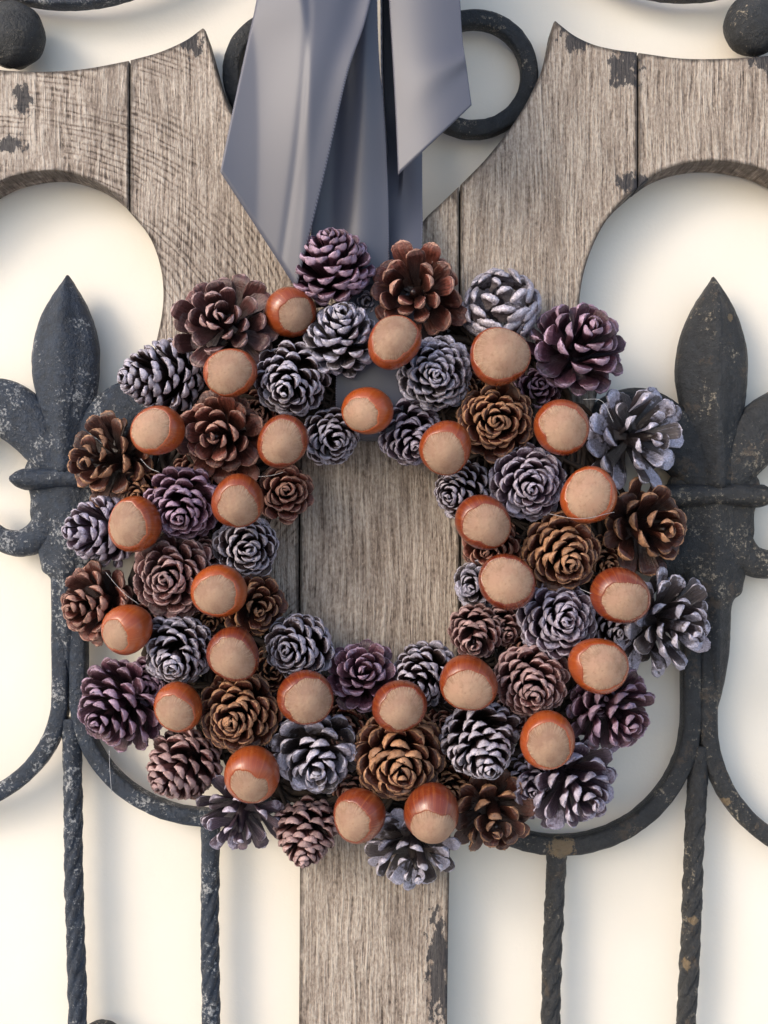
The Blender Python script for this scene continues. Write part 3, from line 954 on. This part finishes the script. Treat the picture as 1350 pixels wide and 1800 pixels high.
YC, YO, YI = -0.033, -0.025, -0.027     # middle row, outer row, inner row
CONES = [
 # u, v, R, axis(image), kind, open, base-open, N, y, label, long, wide
 (585, 468, 70, (-.08, -.72), 'purple', .62, .1, 62, -.030, 'purple pine cone at the very top, in front of the ribbon band', 1.0, .95),
 (735, 511, 80, (-.15, .12), 'brown', .85, .7, 44, -.031, 'reddish brown open pine cone right of the ribbon, above a round nut', 1., 1.15),
 (884, 541, 66, (-.12, -.58), 'bright', .02, .05, 50, -.026, 'tightly closed bright silver pine cone at the top right', .66, 1.35),
 (1012, 613, 80, (.28, -.42), 'purple', .80, .5, 48, -.028, 'mauve purple open pine cone beside the closed bright silver one', 1., 1.1),
 (393, 566, 82, (.0, -.12), 'mauve', .90, .7, 52, -.032, 'large fully open mauve brown cone at the upper left, against the wood', .85, 1.05),
 (287, 662, 66, (-.80, .06), 'smoke', .30, .1, 66, -.022, 'smoky cone lying on its side, tip to the left, at the upper left edge', 1.05, .95),
 (511, 664, 63, (-.08, .40), 'smoke', .28, .2, 62, -.033, 'smoky rosette cone below the shaded nut, left of the ribbon', 1.0, .95),
 (601, 596, 66, (.0, -.60), 'silver', .66, .2, 60, -.033, 'silver lilac cone standing tip up below the topmost purple cone', 1.15, .95),
 (764, 655, 65, (.02, .14), 'silver', .25, .1, 70, -.031, 'grey silver tight cone under the nut at the top middle', 1., .9),
 (875, 738, 66, (-.10, .10), 'tan', .48, .3, 60, -.033, 'tan rimmed brown rosette cone below the large flat nut', 1., 1.),
 (724, 760, 56, (.10, .48), 'lilac', .30, .2, 56, -.024, 'greyish lilac cone at the top right of the centre hole', 1., 1.),
 (580, 766, 50, (.25, .28), 'smoke', .30, .2, 46, -.026, 'small dark silver cone at the top left of the centre hole', 1., 1.1),
 (388, 766, 73, (-.12, .10), 'brown', .85, .6, 46, -.032, 'reddish brown open cone between three nuts at the left', 1., 1.2),
 (190, 806, 74, (-.45, .05), 'tan', .85, .7, 40, -.023, 'dark tan open cone over the left finial, tip to the left', 1., 1.15),
 (1122, 768, 88, (.42, .02), 'silver', 1.0, .9, 38, -.024, 'spiky wide open silver cone beside the right finial spear', .95, .95),
 (930, 847, 65, (-.03, .18), 'lilac', .45, .3, 60, -.032, 'lilac silver rosette cone right of the centre hole, below the tan rosette', 1., 1.),
 (815, 860, 50, (-.48, .20), 'smoke', .30, .2, 54, -.023, 'small dark silver cone right of the centre hole, under a nut', 1.1, 1.),
 (497, 868, 52, (.20, -.10), 'brown', .60, .4, 40, -.022, 'small dark brown cone left of the centre hole, below a nut', 1., 1.15),
 (320, 885, 66, (.02, .40), 'purple', .45, .2, 60, -.032, 'purple cone between two hazelnuts at the middle left, above the pinkish one', 1.05, 1.),
 (182, 935, 62, (-.75, .02), 'lilac', .42, .1, 60, -.022, 'lilac cone lying on its side over the left finial stem', 1.1, 1.),
 (430, 958, 56, (.18, .10), 'smoke', .40, .3, 46, -.026, 'dark cone with white rims at the left of the centre hole', 1., 1.15),
 (302, 1014, 70, (-.05, .05), 'mauve', .62, .4, 56, -.033, 'pinkish mauve rosette cone in the middle of the left side', 1., 1.05),
 (167, 1062, 68, (-.55, .12), 'brown', .70, .4, 54, -.023, 'dark brown open cone at the left edge, over the iron post', 1., 1.05),
 (446, 1063, 54, (.30, .10), 'tan', .70, .5, 40, -.023, 'dark tan cone at the lower left of the centre hole', 1., 1.15),
 (866, 958, 50, (-.30, .2), 'brown', .4, .3, 40, -.019, 'small brown cone almost hidden under a nut right of the hole', 1., 1.1),
 (990, 972, 68, (.12, .26), 'tan', .58, .3, 56, -.032, 'golden brown rosette cone in the middle of the right side', 1.05, 1.1),
 (1137, 926, 77, (.40, .06), 'tan', .90, .7, 40, -.024, 'tan open cone over the right finial, tip to the right', 1., 1.2),
 (842, 1030, 42, (-.4, .1), 'silver', .5, .3, 36, -.020, 'small silver cone peeping out left of a nut by the hole', 1., 1.2),
 (981, 1092, 67, (.10, -.04), 'lilac', .42, .2, 66, -.032, 'bluish lilac rosette cone between three nuts at the right', 1., 1.),
 (1172, 1096, 86, (.48, .12), 'silver', .92, .5, 54, -.024, 'large open silver cone at the right edge, over the iron post', 1., .95),
 (838, 1110, 48, (-.2, .40), 'mauve', .38, .2, 50, -.026, 'small mauve brown cone at the lower right of the centre hole', 1.05, 1.1),
 (884, 1098, 38, (.2, .3), 'mauve', .4, .3, 36, -.022, 'smallest mauve cone tucked behind the bluish lilac rosette', 1., 1.1),
 (935, 1200, 65, (.02, .30), 'mauve', .48, .3, 60, -.033, 'mauve cone with tan lower scales at the lower right', 1.05, 1.),
 (1078, 1254, 76, (.42, .34), 'purple', .78, .4, 50, -.024, 'purple open cone at the lower right edge, against the wall', 1., 1.),
 (844, 1305, 68, (.12, .50), 'smoke', .34, .2, 66, -.033, 'silver rimmed dark cone pointing down, below the centre hole to the right', 1.05, .95),
 (998, 1374, 82, (.38, .38), 'lilac', .80, .4, 54, -.024, 'lilac grey open cone at the bottom right edge, tip down', 1., .95),
 (526, 1139, 58, (-.30, -.02), 'smoke', .42, .2, 52, -.027, 'black and white rimmed cone at the bottom left of the hole', 1.1, 1.1),
 (640, 1190, 60, (.02, -.34), 'purple', .75, .4, 42, -.026, 'purple open cone at the bottom of the centre hole', 1., 1.15),
 (752, 1186, 58, (-.42, .26), 'smoke', .45, .1, 56, -.024, 'dark smoky cone beside the purple one under the centre hole', 1.15, 1.),
 (703, 1330, 79, (.04, .30), 'tan', .62, .4, 56, -.032, 'dark cone with yellow tan rims at the bottom middle', 1.05, 1.1),
 (558, 1330, 74, (.02, .36), 'silver', .72, .4, 48, -.031, 'silver grey open cone at the bottom, left of the tan rimmed one', 1.05, 1.1),
 (538, 1460, 56, (-.08, .72), 'mauve', .48, .2, 54, -.024, 'brown mauve cone hanging tip down at the bottom edge', 1.1, 1.1),
 (725, 1490, 80, (.08, .55), 'silver', .95, .5, 44, -.025, 'silver open cone lowest in the wreath, over the middle board', 1., .95),
 (866, 1426, 68, (.05, .30), 'tan', .90, .6, 38, -.025, 'golden tan open cone at the bottom right of the board', 1., 1.25),
 (312, 1144, 62, (.02, .36), 'smoke', .40, .2, 58, -.032, 'smoky rosette cone between nuts at the lower left', 1.05, 1.05),
 (422, 1252, 70, (-.12, .12), 'tan', .52, .3, 62, -.032, 'golden brown rosette cone in the middle of the lower left', 1.05, 1.),
 (208, 1243, 78, (-.42, .32), 'purple', .72, .3, 58, -.024, 'dark purple brown open cone at the lower left edge', 1., .9),
 (324, 1342, 64, (-.50, .42), 'mauve', .50, .3, 50, -.025, 'mauve brown cone below the golden rosette, tip down left', 1.1, 1.1),
 (426, 1428, 72, (.06, .50), 'lilac', .92, .5, 38, -.025, 'blue lilac spiky cone at the bottom left, over the iron loop', 1., .95),
]
for i, c in enumerate(CONES):
    pine_cone(*c, idx=i)
# half hidden cones deep in the gaps
for i, (u, v, R, a, b, k) in enumerate(((345, 835, 44, .2, .3, 'brown'), (352, 975, 48, .3, -.2, 'mauve'), (262, 1090, 44, -.2, .2, 'brown'), (366, 1086, 40, .1, .2, 'tan'),
        (478, 1180, 44, .2, -.1, 'tan'), (600, 1285, 50, .1, .1, 'brown'), (490, 1295, 40, .1, .2, 'smoke'), (625, 1385, 42, -.1, .3, 'brown'), (775, 1280, 44, .1, -.2, 'brown'),
        (785, 1385, 46, .1, .2, 'tan'), (900, 1255, 38, .2, .2, 'mauve'), (1050, 1215, 48, .2, .1, 'purple'), (925, 1135, 40, .1, .1, 'brown'), (1075, 1105, 46, .2, .1, 'smoke'),
        (1058, 985, 40, .2, .2, 'tan'), (942, 690, 46, .1, -.2, 'purple'), (820, 690, 40, -.1, .1, 'tan'), (455, 720, 46, .1, .2, 'brown'), (250, 865, 46, -.2, .2, 'tan'), (640, 545, 38, .1, -.2, 'smoke'), (925, 1370, 48, .2, .3, 'lilac'), (270, 1200, 46, -.2, .1, 'purple'))):
    pine_cone(u, v, R, (a, b), k, .5, .3, 44, -.0195, None, idx=60 + i)

# ------------------------------------------------------------------ hazelnuts
def hazelnut(u, v, ru, hu, hv, ang, y, label, tilt_pt=0.16, dome=0.0, idx=0):
    r = np.random.default_rng(900 + idx)
    k = (D + y) / D
    rad = ru * S * k
    a = (hu - u) / ru * 0.95; b = (hv - v) / ru * 0.95
    m = math.hypot(a, b)
    if m > 0.93: a, b = a / m * 0.93, b / m * 0.93
    c = math.sqrt(1 - a * a - b * b)
    B = frame_from_axis((a, -c, -b))
    cen = np.array(P(u, v, y))
    K = 56
    ph = np.linspace(0, 2 * np.pi, K, endpoint=False)
    p1, p2, p3 = r.uniform(0, 6.28, 3)
    tb = math.radians(ang) * (1 + 0.07 * np.sin(ph + p1) + 0.06 * np.sin(2 * ph + p2) + 0.03 * np.sin(3 * ph + p3) + 0.018 * np.sin(7 * ph + p1 * 3) + 0.014 * np.sin(11 * ph + p2 * 5)) + np.radians(r.normal(0, 0.6, K))
    if r.uniform() < 0.65:
        tb = tb * (1 - r.uniform(.10, .24) * np.exp(-(np.angle(np.exp(1j * (ph - p3 - 1))) / 0.42) ** 2))
    oval = 1 + r.uniform(.02, .07) * np.cos(2 * ph + p2) + r.uniform(.0, .035) * np.cos(3 * ph + p1)
    def prof(th):
        x = np.cos(th)
        f = 1 - 0.13 * smooth(0.30, 1.0, x) + dome * smooth(0.45, 1.0, x)
        f = f + tilt_pt * np.exp(-((np.pi - th) / 0.55) ** 2)
        return f
    def pts(th, lift):
        f = prof(th) + lift
        return np.stack([f * oval * np.sin(th) * np.cos(ph), f * oval * np.sin(th) * np.sin(ph), f * np.cos(th)], -1)
    # shell from the rim of the scar to the point
    rows, cols = [], []
    for i, t in enumerate([-0.045, -0.02, 0.0, 0.02, .06, .12, .2, .3, .42, .55, .68, .8, .9, .96, .995]):
        th = tb + (np.pi - tb) * max(t, 0) - (0.06 if t == -0.045 else 0.02 if t == -0.02 else 0)
        lift = {-0.045: -0.05, -0.02: 0.002, 0.0: 0.011, 0.02: 0.012}.get(t, 0.012 * math.exp(-t * 9))
        rows.append(pts(th, lift))
        cols.append(np.stack([np.cos(ph) * .5 + .5, np.sin(ph) * .5 + .5, np.full(K, max(t, 0)), np.ones(K)], -1))
    V = np.concatenate(rows) @ B * rad + cen
    F = []
    n = len(rows)
    for i in range(n - 1):
        for j in range(K):
            l = (j + 1) % K
            F.append((i * K + j, (i + 1) * K + j, (i + 1) * K + l, i * K + l))
    F.append(tuple((n - 1) * K + j for j in range(K))[::-1])
    nut = put('hazelnut', V, F, M_SHELL, wreath, True, np.concatenate(cols))
    nut['label'] = label
    rows, cols = [], []
    for t in [0.02, .12, .25, .38, .52, .66, .78, .88, .95, 1.0]:
        th = tb * t
        rows.append(pts(th, -0.004 if t < .97 else -0.012))
        cols.append(np.stack([np.cos(ph) * .5 + .5, np.sin(ph) * .5 + .5, np.full(K, t), np.ones(K)], -1))
    V = np.concatenate(rows) @ B * rad + cen
    F = []
    n = len(rows)
    for i in range(n - 1):
        for j in range(K):
            l = (j + 1) % K
            F.append((i * K + j, (i + 1) * K + j, (i + 1) * K + l, i * K + l))
    F.append(tuple(range(K)))
    put('nut_scar', V, F, M_HILUM, nut, True, np.concatenate(cols))
    return nut

YN = -0.043
NUTS = [
 (511, 549, 45, 532, 566, 50, -.029, 'dark shaded hazelnut at the top left, beside the ribbon end'),
 (405, 655, 45, 406, 657, 66, -.041, 'hazelnut below the large fully open mauve cone'),
 (277, 757, 46, 262, 757, 56, -.040, 'hazelnut with its pale scar turned left, below the cone lying on its side'),
 (497, 776, 46, 497, 789, 60, YN, 'hazelnut with an even red rim on top, between brown and small silver cones'),
 (418, 881, 47, 420, 900, 56, YN, 'hazelnut with red shell on top, right of the middle left purple cone'),
 (693, 602, 47, 692, 592, 62, -.044, 'hazelnut at the top middle with its red point hanging down'),
 (878, 627, 52, 883, 625, 70, YN, 'large flat hazelnut nearly all pale scar, below the closed silver cone'),
 (646, 722, 44, 628, 736, 52, -.036, 'hazelnut under the ribbon, at the top of the centre hole'),
 (783, 787, 47, 779, 806, 60, -.041, 'hazelnut at the upper right of the centre hole, scar turned down'),
 (987, 751, 49, 987, 757, 60, YN, 'hazelnut with a red ring round its scar, below the mauve purple cone'),
 (1035, 871, 50, 1019, 867, 60, YN, 'hazelnut right of the lilac silver rosette, its shell showing on the right'),
 (849, 918, 49, 857, 926, 60, -.041, 'hazelnut at the right of the centre hole, upper of two'),
 (891, 1023, 50, 887, 1020, 62, YN, 'hazelnut at the right of the centre hole, lower of two'),
 (1090, 1047, 51, 1091, 1058, 54, YN, 'hazelnut just left of the large silver cone at the right edge'),
 (1052, 1170, 51, 1060, 1166, 60, YN, 'hazelnut beside the bluish lilac rosette, shell showing at its left'),
 (823, 1201, 50, 814, 1219, 58, YN, 'hazelnut with its scar turned down, at the lower right of the centre hole'),
 (962, 1301, 50, 956, 1309, 56, YN, 'hazelnut above the lilac grey cone at the lower right'),
 (237, 922, 48, 220, 923, 56, -.040, 'hazelnut beside the lilac cone on its side, scar turned left'),
 (385, 1039, 48, 377, 1048, 54, YN, 'hazelnut right of the pinkish mauve rosette, left of the centre hole'),
 (222, 1107, 45, 202, 1123, 46, -.039, 'hazelnut with a small scar turned down left, at the left edge'),
 (410, 1150, 47, 411, 1156, 58, YN, 'wide hazelnut above the golden brown rosette at the lower left'),
 (313, 1243, 43, 304, 1252, 56, -.040, 'hazelnut right of the dark purple brown cone, at the lower left'),
 (537, 1226, 49, 547, 1228, 62, YN, 'hazelnut with an orange left side, below the centre hole'),
 (702, 1241, 47, 708, 1246, 58, YN, 'hazelnut above the yellow rimmed cone at the bottom middle'),
 (443, 1362, 50, 444, 1385, 48, -.042, 'red hazelnut with a low oval scar, at the bottom left'),
 (631, 1434, 47, 613, 1442, 52, -.040, 'hazelnut at the bottom, scar turned left, over the middle board'),
 (759, 1428, 50, 760, 1458, 58, -.042, 'hazelnut with a pointed scar hanging down, at the bottom'),
]
for i, nt in enumerate(NUTS):
    hazelnut(*nt, idx=i, dome=0.22 if i == 26 else rng.uniform(0, .05), tilt_pt=rng.uniform(.08, .32))

# strings of glue left between the cones
def thread(pts, w=0.30):
    q = catmull(pts, 6)
    fr = path_xz([(a[0], a[1], a[2]) for a in q])
    V, F = sweep(fr, lambda i: superellipse(w * S, w * S, 1.0, 5))
    put('glue_thread', V, F, M_THREAD, wreath)
thread([(247, 806, -.040), (262, 822, -.042), (280, 830, -.044)])
thread([(454, 838, -.038), (476, 836, -.040), (498, 830, -.042)])
thread([(186, 1006, -.034), (215, 1040, -.037), (244, 1062, -.040)])
thread([(192, 1318, -.030), (193, 1352, -.029), (196, 1392, -.027)], 0.4)
thread([(964, 903, -.046), (1020, 912, -.052), (1080, 900, -.048)])
thread([(1025, 702, -.036), (1058, 705, -.040), (1078, 742, -.042)])
thread([(1020, 1035, -.040), (1050, 1050, -.046), (1075, 1075, -.047)], 0.4)
